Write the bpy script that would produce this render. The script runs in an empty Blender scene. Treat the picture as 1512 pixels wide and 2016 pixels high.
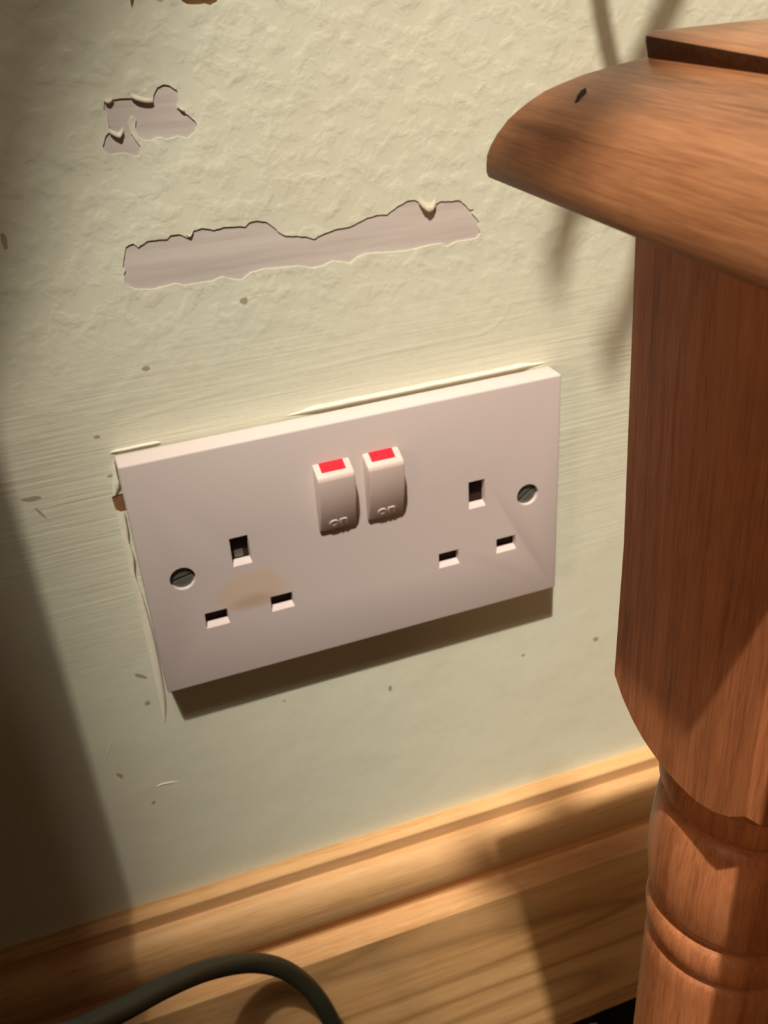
import bpy, bmesh, math, random
from mathutils import Vector, Matrix, noise
import numpy as np

# ------------------------------------------------------------------ camera
# the real socket plate (146 x 86 mm) fixes the lens and the standpoint; all lengths below are millimetres
S = 0.001
sc = bpy.context.scene
C = bpy.context.scene.collection
CAM = np.array([-79.606, -277.926, 171.733]); FPX = 1934.9
RV = np.array([0.513, -0.326, -0.153])
def rodr(rv):
    th = np.linalg.norm(rv); k = rv/th
    K = np.array([[0,-k[2],k[1]],[k[2],0,-k[0]],[-k[1],k[0],0]])
    return np.eye(3)+math.sin(th)*K+(1-math.cos(th))*K@K
RM = rodr(RV) @ np.array([[1,0,0],[0,0,-1],[0,1,0.]])      # rows: image right, image down, view direction
cd = bpy.data.cameras.new('camera'); cam = bpy.data.objects.new('camera', cd); C.objects.link(cam)
m = Matrix(((RM[0][0], -RM[1][0], -RM[2][0]), (RM[0][1], -RM[1][1], -RM[2][1]), (RM[0][2], -RM[1][2], -RM[2][2])))
cam.matrix_world = Matrix.Translation(Vector(CAM*S)) @ m.to_4x4()
cd.sensor_fit = 'VERTICAL'; cd.sensor_height = 24.0; cd.lens = 24.0*FPX/2016.0
cd.clip_start = 0.01; cd.clip_end = 30
cd.dof.use_dof = True; cd.dof.focus_distance = 0.185; cd.dof.aperture_fstop = cd.lens/0.75
sc.camera = cam

# ------------------------------------------------------------------ light and exposure
LAMP = Vector((-445, -1030, 2300))
ld = bpy.data.lights.new('ceiling_bulb_light', 'SPOT'); ld.energy = 350; ld.spot_size = math.radians(23.8); ld.spot_blend = 0.6; ld.color = (1.0, 0.89, 0.77)
ld.shadow_soft_size = 0.019
lo = bpy.data.objects.new('ceiling_bulb_light', ld); lo.location = LAMP*S; C.objects.link(lo)      # soft-edged cone, shaped to dim the wall towards the left
lo.rotation_euler = (Vector((360, 0, 60))-LAMP).to_track_quat('-Z', 'Y').to_euler()
gd = bpy.data.lights.new('wide_bulb_glow', 'POINT'); gd.energy = 75; gd.color = (1.0, 0.86, 0.70)      # wide glow added round the bulb to spread the falloff
gd.shadow_soft_size = 0.2
go = bpy.data.objects.new('wide_bulb_glow', gd); go.location = LAMP*S; C.objects.link(go)
fd = bpy.data.lights.new('warm_fill_light', 'AREA'); fd.shape = 'DISK'; fd.size = 0.5; fd.energy = 9.0; fd.color = (1.0, 0.60, 0.34)   # weak warm fill, added to lift the shaded post side
fo = bpy.data.objects.new('warm_fill_light', fd); fo.location = (-1.8, -1.25, 0.55); C.objects.link(fo)
fo.rotation_euler = (Vector((0, -.1, 0))-fo.location).to_track_quat('-Z', 'Y').to_euler()
w = bpy.data.worlds.new('room_glow'); sc.world = w; w.use_nodes = True
w.node_tree.nodes['Background'].inputs[0].default_value = (1.0, 0.68, 0.42, 1)
w.node_tree.nodes['Background'].inputs[1].default_value = 0.08
sc.view_settings.view_transform = 'Standard'; sc.view_settings.look = 'None'
sc.view_settings.exposure = 0.0; sc.view_settings.gamma = 1.0; sc.view_settings.use_curve_mapping = False

def hit(u, v, y=0.0):                       # where the sight line of a traced outline meets the plane y = const
    d = RM.T @ np.array([(u-756)/FPX, (v-1008)/FPX, 1.0]); p = CAM + d*((y-CAM[1])/d[1])
    return (float(p[0]), float(p[2]))
def along(u, v, depth):
    d = RM.T @ np.array([(u-756)/FPX, (v-1008)/FPX, 1.0]); return Vector(CAM + d*depth)

# ------------------------------------------------------------------ materials
class N:
    def __init__(s, name, rough=0.6, spec=0.3):
        s.m = bpy.data.materials.new(name); s.m.use_nodes = True; s.t = s.m.node_tree
        s.b = s.t.nodes['Principled BSDF']; s.b.inputs['Roughness'].default_value = rough
        s.b.inputs['Specular IOR Level'].default_value = spec
    def n(s, typ, **kw):
        x = s.t.nodes.new(typ)
        for k, v in kw.items():
            if k.startswith('i_'):
                key = k[2:]; x.inputs[int(key) if key.isdigit() else key].default_value = v
            else: setattr(x, k, v)
        return x
    def l(s, a, b): s.t.links.new(a, b)
    def co(s, scale, rot=(0,0,0), loc=(0,0,0)):
        c = s.n('ShaderNodeTexCoord'); mp = s.n('ShaderNodeMapping')
        mp.inputs['Scale'].default_value = scale; mp.inputs['Rotation'].default_value = rot; mp.inputs['Location'].default_value = loc
        s.l(c.outputs['Object'], mp.inputs[0]); return mp.outputs[0]
    def noise(s, vec, scale, detail=4, rough=.55, dist=0):
        x = s.n('ShaderNodeTexNoise'); x.inputs['Scale'].default_value = scale; x.inputs['Detail'].default_value = detail
        x.inputs['Roughness'].default_value = rough; x.inputs['Distortion'].default_value = dist
        s.l(vec, x.inputs['Vector']); return x.outputs['Fac']
    def ramp(s, fac, stops):
        r = s.n('ShaderNodeValToRGB'); e = r.color_ramp.elements
        while len(e) < len(stops): e.new(.5)
        for a, (p, c) in zip(e, stops): a.position = p; a.color = (c if len(c)==4 else (*c, 1))
        s.l(fac, r.inputs[0]); return r.outputs[0]
    def mix(s, fac, a, b, mode='MIX'):
        x = s.n('ShaderNodeMix', data_type='RGBA', blend_type=mode)
        for sock, v in ((x.inputs[0], fac), (x.inputs[6], a), (x.inputs[7], b)):
            if hasattr(v, 'is_linked'): s.l(v, sock)
            else: sock.default_value = v if not isinstance(v, tuple) else (*v, 1)[:4]
        return x.outputs[2]
    def math(s, op, a, b=0.0, clamp=False):
        x = s.n('ShaderNodeMath', operation=op, use_clamp=clamp)
        for k, v in ((0, a), (1, b)):
            if hasattr(v, 'is_linked'): s.l(v, x.inputs[k])
            else: x.inputs[k].default_value = v
        return x.outputs[0]
    def bump(s, h, dist, strength=1.0, prev=None):
        x = s.n('ShaderNodeBump'); x.inputs['Distance'].default_value = dist; x.inputs['Strength'].default_value = strength
        s.l(h, x.inputs['Height'])
        if prev: s.l(prev, x.inputs['Normal'])
        return x.outputs[0]
    def fin(s, col=None, nor=None, rough=None):
        if col is not None:
            if hasattr(col, 'is_linked'): s.l(col, s.b.inputs['Base Color'])
            else: s.b.inputs['Base Color'].default_value = (*col, 1)
        if nor is not None: s.l(nor, s.b.inputs['Normal'])
        if rough is not None: s.l(rough, s.b.inputs['Roughness'])
        return s.m
def srgb(r, g, b):
    f = lambda c: (c/255/12.92) if c/255 <= .04045 else ((c/255+.055)/1.055)**2.4
    return (f(r), f(g), f(b))

def mat_paint():
    k = N('cream_green_wall_paint', .5, .35)
    c = k.n('ShaderNodeTexCoord'); sp = k.n('ShaderNodeSeparateXYZ'); k.l(c.outputs['Object'], sp.inputs[0])
    z = sp.outputs['Z']
    up = k.n('ShaderNodeMapRange', i_1=.045, i_2=.085); k.l(z, up.inputs[0])     # roller stipple high up, brushed below
    stip = k.noise(k.co((1000,)*3), .16, 3, .5, .2)
    stip2 = k.noise(k.co((1000,)*3), .42, 2, .5)
    s1 = k.ramp(stip, [(.46, (0,0,0)), (.66, (1,1,1))])
    st = k.math('ADD', s1, k.math('MULTIPLY', stip2, .45))
    st = k.math('MULTIPLY', st, up.outputs[0])
    brush = k.noise(k.co((35, 600, 1000), (0, math.radians(-3), 0)), .75, 3, .6)
    bw = k.n('ShaderNodeMapRange', i_1=-.06, i_2=.02, i_3=.12, i_4=1.0); k.l(z, bw.inputs[0])
    br = k.math('MULTIPLY', k.math('MULTIPLY', brush, bw.outputs[0]), k.math('SUBTRACT', 1.0, up.outputs[0]))
    h = k.math('ADD', k.math('MULTIPLY', st, .85), k.math('MULTIPLY', br, 1.7))
    low = k.noise(k.co((1000,)*3), .02, 3)
    nb = k.bump(h, .00016, .8); nb = k.bump(low, .0016, .6, nb)
    big = k.noise(k.co((1000,)*3), .012, 3)
    col = k.ramp(big, [(.35, srgb(228,229,206)), (.65, srgb(226,231,210))])
    col = k.mix(k.math('MULTIPLY', k.ramp(stip2, [(.4,(0,0,0)),(.7,(1,1,1))]), .12), col, srgb(205,200,172))
    return k.fin(col, nb)
def mat_plaster():
    k = N('bare_pinkish_grey_plaster', .75, .2)
    v = k.noise(k.co((22, 500, 330), (0, math.radians(-13), 0)), .55, 4, .6)
    col = k.ramp(v, [(.3, srgb(192,184,178)), (.55, srgb(214,207,200)), (.75, srgb(222,216,208))])
    v2 = k.noise(k.co((1000,)*3), .05, 3)
    col = k.mix(k.math('MULTIPLY', v2, .35), col, srgb(200,192,182))
    return k.fin(col, k.bump(v, .00025, .5))
def plain(name, col, rough=.5, spec=.3, bumpd=0, bs=.8, metal=0, var=.12):
    k = N(name, rough, spec); k.b.inputs['Metallic'].default_value = metal
    v = k.noise(k.co((1000,)*3), bs, 3)
    c2 = tuple(x*(1-var) for x in col)
    return k.fin(k.mix(v, c2, col), k.bump(v, bumpd, 1) if bumpd else None)
def mat_plate():
    k = N('white_socket_plastic', .5, .22)
    c = k.n('ShaderNodeTexCoord'); mp = k.n('ShaderNodeMapping'); k.l(c.outputs['Object'], mp.inputs[0])
    # scorch between the holes of the left outlet: a soft arch shape with ragged edges
    wob = k.noise(k.co((1000,)*3), .12, 3)
    sp = k.n('ShaderNodeSeparateXYZ'); k.l(mp.outputs[0], sp.inputs[0])
    x = k.math('MULTIPLY', k.math('ADD', sp.outputs['X'], .0398), 1000.0)
    z = k.math('MULTIPLY', k.math('ADD', sp.outputs['Z'], .0098), 1000.0)
    z = k.math('ADD', z, k.math('MULTIPLY', k.math('MULTIPLY', x, x), .010))
    wz = k.math('MULTIPLY', k.math('SUBTRACT', wob, .5), 7.0)
    q = k.math('ADD', k.math('POWER', k.math('DIVIDE', k.math('ADD', x, wz), 12.5), 2), k.math('POWER', k.math('DIVIDE', k.math('ADD', z, wz), 6.6), 2))
    q2 = k.math('ADD', k.math('POWER', k.math('DIVIDE', x, 9.5), 2), k.math('POWER', k.math('DIVIDE', k.math('ADD', z, 5.0), 3.6), 2))
    f = k.math('MULTIPLY', k.math('SUBTRACT', 1.0, k.math('MULTIPLY', q, .75), True), .95)
    f = k.math('MINIMUM', k.math('MULTIPLY', f, .9), .46)
    f2 = k.math('MULTIPLY', k.math('SUBTRACT', 1.0, q2, True), .5)
    base = srgb(209,198,194)
    col = k.mix(f, base, srgb(216,186,144)); col = k.mix(f2, col, srgb(176,148,122))
    grain = k.noise(k.co((1000,)*3), 2.5, 2)
    return k.fin(col, k.bump(grain, .00001, .5))
def mat_wood(name, axis, dark, mid, light, rough=.42, figure=0.0, ring=.03, spec=.35, grime=0.0):
    k = N(name, rough, spec)
    sc_ = [1000, 1000, 1000]; sc_[axis] = 45
    v = k.co(tuple(sc_))
    a = k.noise(v, .55, 5, .6)                        # fine fibre
    b = k.noise(v, ring*3, 3, .5, .4)                 # broad growth bands
    f = k.math('ADD', k.math('MULTIPLY', a, .45), k.math('MULTIPLY', b, .55))
    c2 = k.noise(v, 2.6, 3, .6)
    f = k.math('ADD', f, k.math('MULTIPLY', k.math('SUBTRACT', c2, .5), .45))
    col = k.ramp(f, [(.30, dark), (.48, mid), (.66, light)])
    if figure:
        s2 = [1000,1000,1000]; s2[axis] = 110
        nn = k.noise(k.co(tuple(s2), (0,math.radians(3),0), (19,-60,4)), .022, 1, .3)
        fr = k.math('FRACT', k.math('MULTIPLY', nn, 9.0))
        fg = k.ramp(fr, [(.0, (.9,.9,.9)), (.10, (.5,.5,.5)), (.3, (0,0,0)), (.8, (.05,.05,.05)), (1.0, (.7,.7,.7))])
        col = k.mix(k.math('MULTIPLY', fg, figure), col, tuple(c*.55 for c in dark))
    if grime:
        g = k.noise(k.co((1000,)*3), .05, 4, .6)
        gr = k.ramp(g, [(.5, (0,0,0)), (.72, (1,1,1))])
        col = k.mix(k.math('MULTIPLY', gr, grime), col, tuple(c*.5 for c in dark))
    return k.fin(col, k.bump(a, .00012, .5))

M = {}
M['paint'] = mat_paint(); M['plaster'] = mat_plaster(); M['plate'] = mat_plate()
M['filler'] = plain('lightened_cream_filler', srgb(250,246,226), .5, .3, .0001, .5)  # whitened to stand in for light caught by the tilted strip
M['curl'] = plain('lifted_paint_film', srgb(226,222,198), .5, .3)
M['clay'] = plain('exposed_brown_undercoat', srgb(150,110,78), .8, .1, .0003, .5, var=.4)
M['stain'] = plain('brown_stained_plaster', srgb(128,102,58), .8, .1, .0003, .4, var=.5)
M['mark'] = plain('grey_scuff', srgb(188,178,152), .8, .1, var=.3)
M['rocker'] = plain('white_rocker_plastic', srgb(216,200,192), .32, .4, var=.03)
M['red'] = plain('red_indicator', srgb(238,30,48), .35, .4, var=.03)
M['shutter'] = plain('dark_shutter_plastic', srgb(62,42,36), .6, .2)
M['contact'] = plain('dull_metal_contact', srgb(150,150,138), .4, .5, metal=.6)
M['zinc'] = plain('tarnished_zinc_screw', srgb(128,132,122), .45, .5, .00004, 2.0, metal=.45, var=.45)
M['cable'] = plain('black_rubber_cable', srgb(44,44,32), .5, .4, .00003, 1.5)
M['pine'] = mat_wood('pale_pine_skirting', 0, srgb(184,138,90), srgb(212,168,116), srgb(224,182,132), .5, .0, .03, .22)
M['pineflat'] = mat_wood('pale_pine_skirting_face', 0, srgb(192,144,90), srgb(220,176,120), srgb(232,192,136), .5, .7, .02, .22)
M['post_v'] = mat_wood('antique_pine_post', 2, srgb(132,80,50), srgb(176,112,72), srgb(196,132,88), .42, 0, .04, .35, .25)
M['rail'] = mat_wood('antique_pine_rail', 0, srgb(138,92,60), srgb(184,126,82), srgb(204,148,98), .5, 0, .04, .3, .25)
M['cap_y'] = mat_wood('antique_pine_cap', 1, srgb(104,66,42), srgb(148,100,66), srgb(172,122,84), .36, 0, .035, .45, .45)
M['groove'] = plain('dark_tile_side', srgb(92,58,34), .6, .2, .0002, .7, var=.5)  # darker brown for the lower sides of the cap tile
M['knot'] = plain('dark_dent', srgb(48,30,18), .6, .2)
M['floor'] = plain('dark_carpet_pile', srgb(34,32,24), .95, .05, .002, .5, var=.6)
M['blocker'] = plain('dark_brown_blocker', srgb(58,44,32), .9, .1, .0005, .3)
M['crumb'] = plain('pale_crumb', srgb(190,184,150), .8, .1)
M['crumb2'] = plain('pinkish_crumb', srgb(190,130,104), .8, .1)

# ------------------------------------------------------------------ mesh helpers (millimetres in, metres out)
def link(name, me, mat, parent=None, smooth=False):
    o = bpy.data.objects.new(name, me); C.objects.link(o)
    if mat is not None:
        me.materials.clear(); me.materials.append(mat)
    if smooth:
        for p in me.polygons: p.use_smooth = True
    if parent is not None:
        o.parent = parent
        me.transform(Matrix.Translation(-parent_world(parent)))
    return o
def parent_world(p):
    v = p.location.copy()
    while p.parent: p = p.parent; v += p.location
    return v
def mesh(name, vs, fs, mat, parent=None, smooth=False, recalc=True):
    me = bpy.data.meshes.new(name); me.from_pydata([Vector(v)*S for v in vs], [], fs); me.update()
    if recalc:
        b = bmesh.new(); b.from_mesh(me); bmesh.ops.recalc_face_normals(b, faces=b.faces); b.to_mesh(me); b.free()
    return link(name, me, mat, parent, smooth)
def autosmooth(o, ang=35):
    b = bmesh.new(); b.from_mesh(o.data)
    for f in b.faces: f.smooth = True
    for e in b.edges: e.smooth = not (len(e.link_faces) == 2 and e.calc_face_angle(0) > math.radians(ang))
    b.to_mesh(o.data); b.free(); return o
def bevel(o, w, seg=3, ang=30):
    b = bmesh.new(); b.from_mesh(o.data)
    es = [e for e in b.edges if len(e.link_faces) == 2 and e.calc_face_angle(0) > math.radians(ang)]
    bmesh.ops.bevel(b, geom=es, offset=w*S, segments=seg, profile=.5, affect='EDGES'); b.to_mesh(o.data); b.free()
    return autosmooth(o, 40)
def box(name, x0, x1, y0, y1, z0, z1, mat, parent=None):
    vs = [(x,y,z) for x in (x0,x1) for y in (y0,y1) for z in (z0,z1)]
    return mesh(name, vs, [(0,1,3,2),(4,6,7,5),(0,4,5,1),(2,3,7,6),(0,2,6,4),(1,5,7,3)], mat, parent)
def prism_x(name, prof, x0, x1, mat, parent=None, nx=1, smooth=False):   # closed (y,z) profile swept along x
    n = len(prof); vs = []; fs = []
    for i in range(nx+1):
        x = x0+(x1-x0)*i/nx; vs += [(x, y, z) for y, z in prof]
    for i in range(nx):
        for j in range(n): a=i*n+j; b=i*n+(j+1)%n; fs.append((a,b,b+n,a+n))
    fs += [tuple(range(n)), tuple(range(nx*n, nx*n+n))[::-1]]
    return mesh(name, vs, fs, mat, parent, smooth)
def lathe(name, prof, cx, cy, mat, parent=None, seg=96, ang=35):
    vs=[]; fs=[]; n=len(prof)
    for r, z in prof:
        for k in range(seg): a=2*math.pi*k/seg; vs.append((cx+r*math.cos(a), cy+r*math.sin(a), z))
    for i in range(n-1):
        for k in range(seg): a=i*seg+k; b=i*seg+(k+1)%seg; fs.append((a,b,b+seg,a+seg))
    fs += [tuple(range(seg)), tuple(range((n-1)*seg, n*seg))[::-1]]
    return autosmooth(mesh(name, vs, fs, mat, parent), ang)
def catmull(pts, n=10):
    P=[Vector(p) for p in pts]; P=[2*P[0]-P[1]]+P+[2*P[-1]-P[-2]]; out=[]
    for i in range(1,len(P)-2):
        for k in range(n):
            t=k/n; a,b,c,d=P[i-1:i+3]
            out.append(.5*((2*b)+(c-a)*t+(2*a-5*b+4*c-d)*t*t+(3*b-a-3*c+d)*t**3))
    out.append(P[-2]); return out
def tube(name, pts, r, mat, parent=None, seg=20):
    pts=[Vector(p) for p in pts]; vs=[]; fs=[]; up=Vector((.3,.2,1)).normalized(); n=len(pts)
    for i,p in enumerate(pts):
        t=(pts[min(i+1,n-1)]-pts[max(i-1,0)]).normalized(); a=(up-t*up.dot(t)).normalized(); b=t.cross(a); up=a
        for k in range(seg): q=2*math.pi*k/seg; vs.append(p+(a*math.cos(q)+b*math.sin(q))*r)
    for i in range(n-1):
        for k in range(seg): a=i*seg+k; b=i*seg+(k+1)%seg; fs.append((a,b,b+seg,a+seg))
    fs += [tuple(range(seg)), tuple(range((n-1)*seg,n*seg))[::-1]]
    return mesh(name, vs, fs, mat, parent, True)
def sheet(name, loops, y, thick, mat, parent=None):     # a layer with holes: closed (x,z) outlines, even-odd filled
    cu = bpy.data.curves.new('outline', 'CURVE'); cu.dimensions='2D'; cu.fill_mode='BOTH'; cu.extrude=thick/2*S
    for L_ in loops:
        s = cu.splines.new('POLY'); s.points.add(len(L_)-1); s.use_cyclic_u=True
        for p,(x,z) in zip(s.points, L_): p.co=(x*S,z*S,0,1)
    t = bpy.data.objects.new('outline', cu); C.objects.link(t)
    me = bpy.data.meshes.new_from_object(t.evaluated_get(bpy.context.evaluated_depsgraph_get()))
    bpy.data.objects.remove(t)
    for v in me.vertices: v.co = Vector((v.co.x, -v.co.z + (y)*S, v.co.y))
    b=bmesh.new(); b.from_mesh(me); bmesh.ops.remove_doubles(b, verts=b.verts, dist=1e-7); bmesh.ops.recalc_face_normals(b, faces=b.faces); b.to_mesh(me); b.free()
    me.name=name
    return link(name, me, mat, parent)
def boolean(o, cutters, op='DIFFERENCE'):
    for c in cutters:
        md=o.modifiers.new('b','BOOLEAN'); md.operation=op; md.object=c; md.solver='EXACT'
    dg=bpy.context.evaluated_depsgraph_get(); dg.update()
    me=bpy.data.meshes.new_from_object(o.evaluated_get(dg)); o.modifiers.clear(); o.data=me
    for c in cutters: bpy.data.objects.remove(c)
    return o
def empty(name, loc, label, cat, group=None):
    o=bpy.data.objects.new(name,None); o.empty_display_size=.01; o.location=Vector(loc)*S; C.objects.link(o); return tag(o,label,cat,group)
def tag(o,label,cat,group=None):
    o['label']=label; o['category']=cat
    if group: o['group']=group
    return o
def rough_loop(pts, amp=.18, step=.55, seed=0):          # ragged chipped edge along a traced outline
    out=[]; n=len(pts)
    for i in range(n):
        a=Vector(pts[i]).to_2d(); b=Vector(pts[(i+1)%n]).to_2d(); k=max(1,int((b-a).length/step))
        for j in range(k):
            p=a.lerp(b,j/k); q=Vector((p.x*.7,p.y*.7,seed*7.3))
            out.append((p.x+amp*(noise.noise(q)+.5*noise.noise(q*3.1)), p.y+amp*(noise.noise(q+Vector((9,3,1)))+.5*noise.noise(q*3.1+Vector((5,1,2))))))
    return out
def P(pix, y=0): return [hit(u,v,y) for u,v in pix]

# ------------------------------------------------------------------ the setting
wall = box('wall_back', -900, 900, .28, 70, -307, 700, M['plaster']); wall['kind']='structure'
big = [(247,486),(262,480),(272,487),(290,474),(329,471),(336,463),(352,461),(370,468),(378,455),(398,449),(422,452),(445,446),(484,446),(490,438),(505,434),(522,436),(538,446),(548,456),(562,464),(585,464),(602,466),(618,470),(640,459),(662,451),(690,446),(720,430),(745,422),(762,422),(780,408),(800,396),(815,393),(826,398),(834,410),(845,414),(853,411),(856,402),(868,396),(888,396),(904,394),(915,402),(924,412),(934,412),(930,420),(944,436),(941,446),(946,458),(938,470),(915,474),(898,476),(880,486),(868,480),(840,484),(800,494),(765,497),(718,500),(704,506),(690,519),(670,516),(655,514),(635,524),(612,528),(590,524),(560,526),(520,530),(496,536),(475,552),(452,549),(438,545),(420,553),(395,557),(362,562),(345,558),(320,565),(298,570),(270,570),(255,566),(247,556),(244,540),(248,532),(241,524),(244,510)]
small = [(205,199),(214,203),(222,196),(240,193),(262,193),(268,196),(285,200),(301,200),(303,184),(310,172),(322,166),(334,168),(348,178),(352,190),(352,204),(348,212),(356,217),(370,226),(384,238),(389,246),(384,260),(370,273),(352,268),(338,272),(328,275),(318,270),(306,271),(296,277),(282,276),(272,268),(266,250),(268,236),(260,228),(254,242),(258,262),(268,277),(277,288),(274,308),(260,307),(248,302),(232,303),(218,306),(206,298),(202,288),(208,268),(214,261),(234,268),(242,258),(228,262),(215,255),(212,230),(204,215)]
topst = [(352,-30),(358,2),(368,8),(385,9),(404,7),(415,10),(428,3),(430,-30)]
topst2 = [(256,-30),(257,4),(260,17),(264,4),(263,-30)]
topst3 = [(306,-30),(308,1),(317,6),(325,1),(326,-30)]
chip = [(220,979),(226,975),(238,972),(250,972),(250,1006),(238,1008),(228,1004)]
outer = [(-900,-307),(900,-307),(900,700),(-900,700)]
loops = [outer, rough_loop(P(big),.16,.5,1), rough_loop(P(small),.10,.5,2), rough_loop(P(topst),.1,.4,3), rough_loop(P(topst2),.05,.4,4), rough_loop(P(topst3),.05,.4,5), P(chip)]
paint = sheet('paint_layer', loops, .14, .28, M['paint'], wall)
def patch(name, pix, y, mat, grow=1.06):
    q=P(pix); cx=sum(a for a,b in q)/len(q); cz=sum(b for a,b in q)/len(q)
    return sheet(name, [[(cx+(a-cx)*grow, cz+(b-cz)*grow) for a,b in q]], y, .06, mat, wall)
patch('stained_plaster', topst, .24, M['stain'], 1.2); patch('stained_plaster', topst2, .24, M['stain'], 1.5); patch('stained_plaster', topst3, .24, M['mark'], 1.4)
patch('exposed_undercoat', chip, .24, M['clay'], 1.25)

def ribbon(name, mid, h, wd, mat, y0=-.0):               # low ridge following a line on the wall
    pts=catmull([(x,0,z) for x,z in mid],8); vs=[];fs=[]; n=len(pts)
    for i,p in enumerate(pts):
        t=(pts[min(i+1,n-1)]-pts[max(i-1,0)]).normalized(); nn=Vector((-t.z,0,t.x)); tp=min(1, 4*min(i,n-1-i)/n)+.05
        jw=1+.3*noise.noise(Vector((p.x*.4,p.z*.4,3)))
        for s_,hh in ((-1,0),(-.5,.8),(0,1),(.5,.7),(1,0)): vs.append((p.x+nn.x*s_*wd*jw*tp, y0-hh*h*tp, p.z+nn.z*s_*wd*jw*tp))
    for i in range(n-1):
        for j in range(4): a=i*5+j; fs.append((a,a+1,a+6,a+5))
    return mesh(name, vs, fs, mat, wall, True)
ribbon('paint_ridge', P([(205,880),(222,848),(262,826),(350,796),(500,752),(640,722),(760,692),(880,672),(950,655),(990,626),(1002,596),(996,575)]), .045, 1.1, M['paint'])
ribbon('paint_ridge', P([(306,1550),(322,1543),(355,1538)]), .25, .35, M['filler'])
ribbon('paint_ridge', P([(206,1500),(212,1480),(228,1440)]), .1, .35, M['paint'])
def curl(pix, lift, back, drop=.35, name='paint_curl'):     # lifted edge of the paint film: rooted on the wall, lip standing off
    pts=catmull([(x,0,z) for x,z in P(pix)],6); vs=[];fs=[]; n=len(pts)
    for i,p in enumerate(pts):
        e=math.sin(math.pi*min(1,max(0,(i+.6)/(n+.2))))**.6; jl=1+.3*noise.noise(Vector((p.x,p.z,1)))
        vs += [(p.x,-.0,p.z+back),(p.x,-.04-.35*lift*e*jl,p.z+back*.5),(p.x,-.1-lift*e*jl,p.z-drop*.3),(p.x,-lift*e*jl+.12,p.z-drop*.3-.1),(p.x,.0,p.z+back*.5)]
    for i in range(n-1):
        for j in range(4): a=i*5+j; fs.append((a,a+1,a+6,a+5))
    return mesh(name, vs, fs, M['curl'], wall, True)
curl([(824,398),(832,408),(842,415),(850,414),(858,402)], .95, 2.4)
curl([(258,192),(268,196),(285,201),(302,202)], .4, 1.2)
curl([(203,188),(206,199),(214,203),(222,197)], .3, 1.0)
curl([(216,262),(228,268),(236,270),(243,259)], .45, 1.2)
curl([(350,210),(356,216),(364,220)], .2, .8)
curl([(366,462),(374,466),(380,455)], .15, .6)
# small scuffs and specks on the paint
vs=[];fs=[]
def blot(u,v,w,h,rot=0,seed=0):
    cx,cz=hit(u,v); n=14; b=len(vs); pxm=.245
    for k in range(n):
        a=2*math.pi*k/n; r=1+.35*noise.noise(Vector((math.cos(a)*2,math.sin(a)*2,seed+u*.1)))
        x=math.cos(a)*w*pxm*r; z=math.sin(a)*h*pxm*r; vs.append((cx+x*math.cos(rot)-z*math.sin(rot),-.04,cz+x*math.sin(rot)+z*math.cos(rot)))
    fs.append(tuple(range(b,b+n)))
for a in [(480,592,5,4),(287,725,5,3),(62,982,12,3,-.1),(277,1331,10,3,-.7),(290,1384,4,4),(236,1527,3,7,.5),(302,1580,3,3),(1173,1258,5,5),(768,1355,3,6),(8,475,3,9),(220,936,6,2,0),(190,860,4,2),(1030,1290,3,3),(560,500+880,2,2),(80,1010,1.5,10,.5)]: blot(*a)
mesh('scuff_marks', vs, fs, M['mark'], wall)

# old filler squeezed round the socket
L1=[(219,905),(221,935),(221,960),(221,975)]; R1=[(224,905),(230,935),(234,956),(228,976)]
L2=[(228,1006),(238,1048),(250,1100),(262,1150),(276,1210),(288,1265),(298,1310),(308,1360),(316,1395),(322,1420)]
R2=[(244,1008),(250,1040),(252,1062),(262,1094),(264,1128),(278,1168),(296,1232),(310,1290),(320,1345),(325,1372),(326,1400),(325,1422)]
def bead(lp, rp, name='filler_bead', hi=1.1):
    def res(q,n):
        c=catmull([(x,0,z) for x,z in q],12); return [c[int(i*(len(c)-1)/(n-1))] for i in range(n)]
    n=30; a=res(P(lp),n); b=res(P(rp),n); vs=[];fs=[]
    for i in range(n):
        j=.07*noise.noise(Vector((0,i*.45,2))); tp=min(1.,(n-1-i)/14+.08) if name else 1
        vs += [(a[i].x+j*.4,.05,a[i].z),(a[i].x*.5+b[i].x*.5+j,-hi*.5*tp,(a[i].z+b[i].z)/2),(b[i].x+j,-hi*tp,b[i].z),(b[i].x+j+.1,.1,b[i].z)]
    for i in range(n-1):
        for k in range(3): q=i*4+k; fs.append((q,q+1,q+5,q+4))
    return mesh(name, vs, fs, M['filler'], wall, True)
bead(L1,R1); bead(L2,R2)
# along the top of the plate
def topbead(x0,x1,z,h,wd,seed):
    vs=[];fs=[];n=60
    for i in range(n):
        t=i/(n-1); x=x0+(x1-x0)*t; e=min(1,8*min(t,1-t)+.05); j=noise.noise(Vector((x*.15,seed,0)))
        zz=z+.25*j; hh=h*(1+.3*j)*e
        vs += [(x,.05,zz+wd*e),(x,-hh*.55,zz+wd*.55*e),(x,-hh,zz+.1),(x,.1,zz)]
    for i in range(n-1):
        for k in range(3): q=i*4+k; fs.append((q,q+1,q+5,q+4))
    mesh('filler_bead', vs, fs, M['filler'], wall, True)
topbead(-74.5,-58,43.6,.45,.9,1); topbead(-20,73,43.9,.75,1.6,5)

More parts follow.
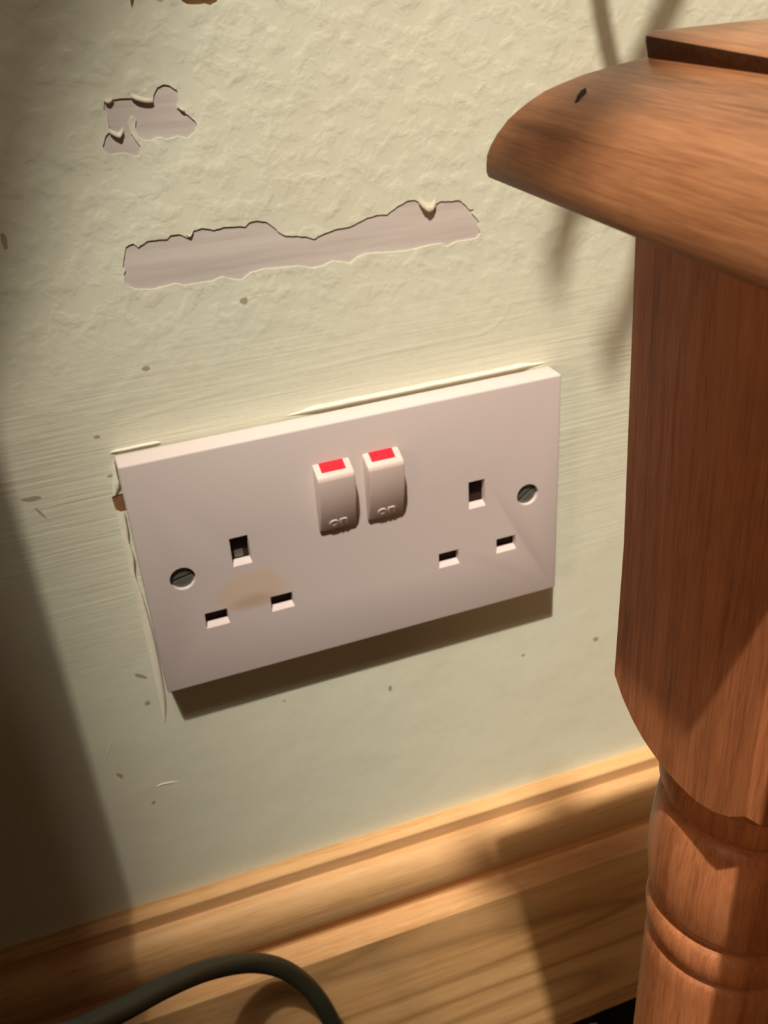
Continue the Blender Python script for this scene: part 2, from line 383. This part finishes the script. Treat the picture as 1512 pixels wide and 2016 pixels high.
# skirting board: moulded pine, one length along the wall
prof=[(0,-150.6),(-5.9,-151.2),(-6.4,-151.7),(-6.4,-157.8),(-7.2,-158.2)]
for k in range(0,15):
    a=math.radians(82-k*11.8); prof.append((-7.6-7.9*math.cos(a)*1.0, -171.0+13.0*math.sin(a)))
prof+=[(-10.6,-184.2),(-10.6,-188.6),(-11.2,-189.2),(-19.6,-190.2),(-20.5,-191.2)]
base_prof=[(-20.5,-191.2),(-20.5,-306.8),(0,-306.8),(0,-150.6)]
sk=prism_x('baseboard_back', prof+base_prof[1:3], -900, 900, M['pine']); sk['kind']='structure'
autosmooth(sk,28)
sk.data.materials.append(M['pineflat'])
for p in sk.data.polygons:
    if abs(p.normal.y+1)<.02 and p.center.z<-.2: p.material_index=1
sk.rotation_euler=(0,math.radians(1.3),0); sk.location=(0,0,.0)
fl=box('floor',-900,900,-1500,0,-345,-307,M['floor']); fl['kind']='structure'

# ------------------------------------------------------------------ double wall socket
root=empty('double_wall_socket',(0,0,0),'white plastic double wall socket with red-marked switches and a brown scorch on its left outlet','socket')
YF=-9.6
plate=box('face_plate',-73,73,YF,-.8,-43,43,M['plate'],root); bevel(plate,.7,3)
cut=[box('c',-71.2,71.2,YF+2.2,1,-41.2,41.2,None)]
def slot(cx,w,z0,z1,ch=1.4,dep=2.3):
    e=.35
    vs=[]
    for y,zb,ex in ((YF-.2,z0-.15,e),(YF+.0,z0,e),(YF+dep*.75,z0+ch,0),(YF+3,z0+ch,0)):
        vs+=[(cx-w/2-ex*.3,y,zb),(cx+w/2+ex,y,zb),(cx+w/2+ex*.3,y,z1),(cx-w/2,y,z1)]
    fs=[(0,1,2,3),(12,15,14,13)]
    for i in range(3):
        for k in range(4): a=i*4+k; b=i*4+(k+1)%4; fs.append((a,b,b+4,a+4))
    return mesh('c',vs,fs,None)
for s_ in (-41.5,41.4):
    cut.append(slot(s_,5.9,0.0,10.6,1.5))
    cut.append(slot(s_-11.1,7.4,-21,-15)); cut.append(slot(s_+11.1,7.4,-21,-15))
def cyl_y(name,cx,cz,r,y0,y1,mat,parent=None,seg=48,r1=None):
    vs=[];r1=r1 or r
    for y,rr in ((y0,r),(y1,r1)):
        for k in range(seg): a=2*math.pi*k/seg; vs.append((cx+rr*math.cos(a),y,cz+rr*math.sin(a)))
    fs=[(k,(k+1)%seg,(k+1)%seg+seg,k+seg) for k in range(seg)]+[tuple(range(seg)),tuple(range(seg,2*seg))]
    return mesh(name,vs,fs,mat,parent)
SX=(-60.9,60.9)
for x in SX: cut.append(cyl_y('c',x,.2,4.15,YF-.5,YF+3,None,r1=3.9))
boolean(plate,cut)
plate.data.materials.clear(); plate.data.materials.append(M['plate']); autosmooth(plate,30)
box('shutter_block',-71,71,YF+2.9,0,-41,41,M['shutter'],root)
for s_ in (-41.5,):
    c_=box('earth_contact',s_-1.6,s_+1.2,YF+2.75,YF+2.95,1.6,4.6,M['contact'],root)
for x,rt in zip(SX,(math.radians(12),math.radians(35))):
    h=lathe('screw',[(.01,0),(3.0,0),(3.75,-.5),(3.75,-2.0),(3.3,-2.0)],0,0,M['zinc'],None,48)
    h.data.transform(Matrix.Rotation(math.radians(90),4,'X'))
    c_=box('c',-4,4,-.5,.75,-.55,.55,None); c_.rotation_euler=(0,-rt,0)
    bpy.context.view_layer.update(); boolean(h,[c_]); h.data.materials.clear(); h.data.materials.append(M['zinc']); autosmooth(h,30)
    h.data.transform(Matrix.Translation(Vector((x,YF+1.0,.2))*S)); h.parent=root
# rockers
def text_mesh(txt,size,ext):
    cu=bpy.data.curves.new('t','FONT'); cu.body=txt; cu.size=size*S; cu.extrude=ext*S; cu.offset=.00012; cu.bevel_depth=.00012; cu.align_x='CENTER'; cu.space_character=1.15
    t=bpy.data.objects.new('t',cu); C.objects.link(t)
    me=bpy.data.meshes.new_from_object(t.evaluated_get(bpy.context.evaluated_depsgraph_get())); bpy.data.objects.remove(t); return me
for cx in (-8.85,7.85):
    pr=[(-9.2,30.1),(-14.6,27.4),(-15.1,26.2),(-14.8,19.5),(-13.1,12.5),(-10.7,5.7),(-9.2,5.3)]
    r=prism_x('rocker_switch',pr,cx-6.15,cx+6.15,M['rocker'],root)
    bevel(r,.45,3,20)
    # red window set into the sloping top
    a=Vector((0,-9.45,30.02)); d=(Vector((0,-14.6,27.4))-a).normalized(); nrm=Vector((0,-.43,.9)).normalized()
    vs=[]
    for t in (0.0,4.05):
        for x in (cx-4.1,cx+3.9):
            for k in (-.3,.1): p=a+d*t+nrm*k; vs.append((x,p.y,p.z))
    mesh('red_indicator',vs,[(0,1,3,2),(4,6,7,5),(0,4,5,1),(2,3,7,6),(0,2,6,4),(1,5,7,3)],M['red'],r)
    me=text_mesh('on',5.6,.16)
    # lay the word on the lower facet
    fa=Vector((0,-13.1,12.5)); fb=Vector((0,-10.7,5.7)); upv=(fa-fb).normalized(); out=Vector((0,-upv.z,upv.y)); out=out if out.y<0 else -out
    org=fb+upv*1.9+out*.05
    mt=Matrix(((1,upv.x,out.x),(0,upv.y,out.y),(0,upv.z,out.z))).to_4x4()
    me.transform(Matrix.Translation(Vector((cx+.1,org.y,org.z))*S)@mt)
    link('embossed_word',me,M['rocker'],r)

# ------------------------------------------------------------------ bed post
AX,AY=21.7,-174.8
post=empty('wooden_bedpost',(AX,AY,-307),'reddish-brown turned wooden bedpost with a square rounded cap, standing in front of the wall','bedpost')
def rsq(half,z,rad,seg=6,cx=AX,cy=AY):
    o=[]
    for qx,qy,a0 in ((1,1,0),(-1,1,90),(-1,-1,180),(1,-1,270)):
        for k in range(seg+1):
            a=math.radians(a0+90*k/seg); o.append((cx+qx*(half-rad)+rad*math.cos(a),cy+qy*(half-rad)+rad*math.sin(a),z))
    return o
def loft(name,rings,mat,parent,ang=30):
    n=len(rings[0]); vs=[p for r in rings for p in r]; fs=[]
    for i in range(len(rings)-1):
        for k in range(n): a=i*n+k; b=i*n+(k+1)%n; fs.append((a,b,b+n,a+n))
    fs+=[tuple(range(n)),tuple(range(len(vs)-n,len(vs)))[::-1]]
    return autosmooth(mesh(name,vs,fs,mat,parent),ang)
H=36.4
cp=[(.8,139.5),(.2,139.8),(0,140.5),(.0,141.6),(.1,142.9),(.5,144.2),(1.2,145.8),(2.4,147.8),(3.5,149.1),(4.8,150.4),(6.4,151.7),(8.2,152.7),(10.2,153.7),(12.2,154.4),(14.2,155.1),(16.5,155.7),(22,156.0)]
capo=loft('cap',[rsq(H-i,z,max(.5,1.4-i*.05)) for i,z in cp],M['cap_y'],post)
R=H-15.9
tile=loft('cap_tile',[rsq(R-.5,155.0,.6),rsq(R-.35,155.9,.6),rsq(R-.1,156.9,.8),rsq(R-.1,157.6,.8),rsq(R-.8,158.1,.9),rsq(R-4,158.4,1),rsq(R-14,158.7,1)],M['cap_y'],post)
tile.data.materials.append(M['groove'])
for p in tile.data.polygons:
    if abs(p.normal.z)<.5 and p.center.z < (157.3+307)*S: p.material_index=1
tm=Matrix.Translation(Vector((0,0,465*S)))@Matrix.Rotation(math.radians(2.2),4,'X')@Matrix.Translation(Vector((0,0,-465*S))); tile.data.transform(tm)
# dent in the cap
# square block, ends turned away in four arches
blk=loft('square_block',[rsq(19,30,.5),rsq(19,80,.5),rsq(20.2,139.6,.5)],M['post_v'],post)
blk.data.transform(Matrix.Translation(Vector((AX,AY,-307))*S))
post_loc=blk.parent; blk.parent=None
tl=lathe('c',[(.1,42.2),(17.5,42.2),(19.0,42.6),(20.6,43.6),(22.4,45.2),(24.6,47.7),(26.6,50.8),(28.2,55.5),(30,62),(30,150),(.1,150)],AX,AY,None,None,128)
boolean(blk,[tl],'INTERSECT'); blk.data.materials.clear(); blk.data.materials.append(M['post_v']); autosmooth(blk,30)
blk.data.transform(Matrix.Translation(-Vector((AX,AY,-307))*S)); blk.parent=post
g=.9
prf=[(15.2,-306.9),(16.2,-300),(16.2,-250),(16.8,-200),(17.0,-140),(16.6,-80),(16.3,-40),(16.2,-14),(16.1,-9.2),(15.7,-8.2),(14.9,-7.4),(14.9,-6.7),(15.8,-6.1),(16.5,-4.8),(16.8,-1.9),(16.5,1.3),(15.9,2.4),(15.0,3.1),(15.1,3.9),(16.2,4.7),(16.9,7),(17.4,12),(17.5,18),(17.1,24),(16.6,28),(15.9,30.4),(15.2,31.0),(15.3,31.8),(16.2,32.5),(16.9,34.4),(16.9,37.6),(16.2,40.0),(15.8,42.8)]
col=lathe('turned_column',prf,AX,AY,M['post_v'],post,128,40)
b=bmesh.new(); bmesh.ops.create_icosphere(b,subdivisions=3,radius=S)
for v in b.verts:
    q=1+.4*noise.noise(v.co*2200); v.co=Vector((v.co.x*.6*q, v.co.y*1.5*q, v.co.z*.3*q))
b.transform(Matrix.Rotation(math.radians(-38),4,'Y') @ Matrix.Rotation(math.radians(-58),4,'Z'))
me=bpy.data.meshes.new('dark_dent'); b.to_mesh(me); b.free(); me.transform(Matrix.Translation(Vector((-7.9,-154.5,151.85))*S)); link('dark_dent',me,M['knot'],capo,True)

# ------------------------------------------------------------------ black cable in front of the skirting
pp=[(690,2110,404),(664,2036,394),(632,1975,383),(592,1930,375),(544,1903,366),(484,1896,354),(405,1911,333),(322,1945,309),(238,1989,287),(150,2030,268),(60,2075,252)]
pts=[along(*q) for q in pp]
a0=pts[0]; pts=[Vector((a0.x+90,a0.y-60,-303)),Vector((a0.x+45,a0.y-15,-302)),Vector((a0.x+12,a0.y,-262))]+pts
z0=pts[-1]; pts+=[Vector((z0.x-14,z0.y-12,z0.z-14)),Vector((z0.x-34,z0.y-34,z0.z-50)),Vector((z0.x-40,z0.y-60,-270)),Vector((z0.x-30,z0.y-150,-303.4))]
cb=tube('power_cable',catmull(pts,12),3.5,M['cable']); tag(cb,'thick black cable arching up in front of the pine skirting board','cable')

# ------------------------------------------------------------------ specks on the carpet
def crumb(name,x,y,r,mat,label,seed):
    b=bmesh.new(); bmesh.ops.create_icosphere(b,subdivisions=3,radius=r*S)
    for v in b.verts: v.co*=1+.35*noise.noise(v.co*900+Vector((seed,0,0)))
    me=bpy.data.meshes.new(name); b.to_mesh(me); b.free(); o=link(name,me,mat,None,True); o.location=Vector((x,y,-307+r*.9))*S
    return tag(o,label,'crumb')
crumb('carpet_crumb',91.5,-29,3.0,M['crumb'],'pale round crumb on the dark floor beside the bedpost',1)
crumb('carpet_crumb',72.5,-24,2.2,M['crumb2'],'pinkish crumb on the floor at the foot of the skirting board',4)

# ------------------------------------------------------------------ unseen things added round the frame to shade wall and post
def up(s,t): s=Vector(s); return s+(LAMP-s)*t
sh=[(-104,-330,.135),(-104,-134,.097),(-104,0,.11),(-104,50,.14),(-102,68,.20),(-88,90,.28),(-68,125,.36),(-40,165,.42),(-5,230,.46),(50,330,.50)]
ed=catmull([Vector((-205,-128,-300)),Vector((-190,-132,-180)),Vector((-172,-136,-80))]+[up((x,0,z),t) for x,z,t in sh],6)
vs=[];fs=[];n=len(ed)
for i,p in enumerate(ed):
    vs+=[p,p+Vector((-60,-14,0)),p+Vector((-120,6,0)),p+Vector((-190,-16,0)),p+Vector((-260,4,0)),p+Vector((-700,-10,0))]
for i in range(n-1):
    for k in range(5): a=i*6+k; fs.append((a,a+1,a+7,a+6))
dr=mesh('shadow_sheet',vs,fs,M['blocker'],None,True)  # unseen sheet, its edge shaped to throw the shadow on the left
md=dr.modifiers.new('thickness','SOLIDIFY'); md.thickness=.004; md.offset=-1
tag(dr,'unseen dark brown sheet added to shade the wall left of the socket','blocker')
A=[(74,74,.22),(77,83,.17),(80,93,.13),(88,106,.11),(97,122,.10),(105,138,.10),(111,150,.10),(118,165,.10),(130,190,.11),(128,226,.12),(105,245,.12),(84,220,.11),(82,185,.10),(87,152,.085),(92,135,.085),(100,112,.085),(107,85,.10),(105,60,.16),(96,40,.22)]
tag(tube('shadow_cord',catmull([up((x,0,z),t) for x,z,t in A],8),2.6,M['cable']),'unseen thin cord added to cast curved shadows on the wall','cord')  # added cord, traced back towards the lamp from its wall shadows
Bc=[(16,-140,160,.28),(5,-150,157,.28),(-3,-155,154,.28),(-8,-158,151,.28),(-12,-158,147,.28),(50,-14,-193,.375),(44,-14,-182,.375),(38,-14,-171,.375)]
tag(tube('shadow_cord',catmull([up((x,y,z),t) for x,y,z,t in Bc],8),6.0,M['cable']),'unseen thicker cord added to shade the bedpost cap','cord')  # added tube that darkens the cap and a spot on the skirting


# unseen tall box added left of the frame to block room light
cab=empty('light_blocker',(-460,-80,-307),'unseen tall dark brown box added to block room light left of the socket','light_blocker')
o=box('blocker_body',-700,-222,-130,-24,-290,1000,M['blocker'],cab); bevel(o,2,2)
o=box('blocker_foot',-696,-226,-122,-26,-307,-290,M['blocker'],cab)
# unseen rail added on the room side to keep lamp light off the post front
rail=empty('shade_rail',(300,-225,20),'unseen brown wooden rail added to shade the near side of the bedpost','bed')
o=box('rail_board',-5.5,600,-236,-213.5,20,137,M['rail'],rail); bevel(o,2,3)
o=box('rail_leg',560,598,-234,-216,-307,20,M['rail'],rail)
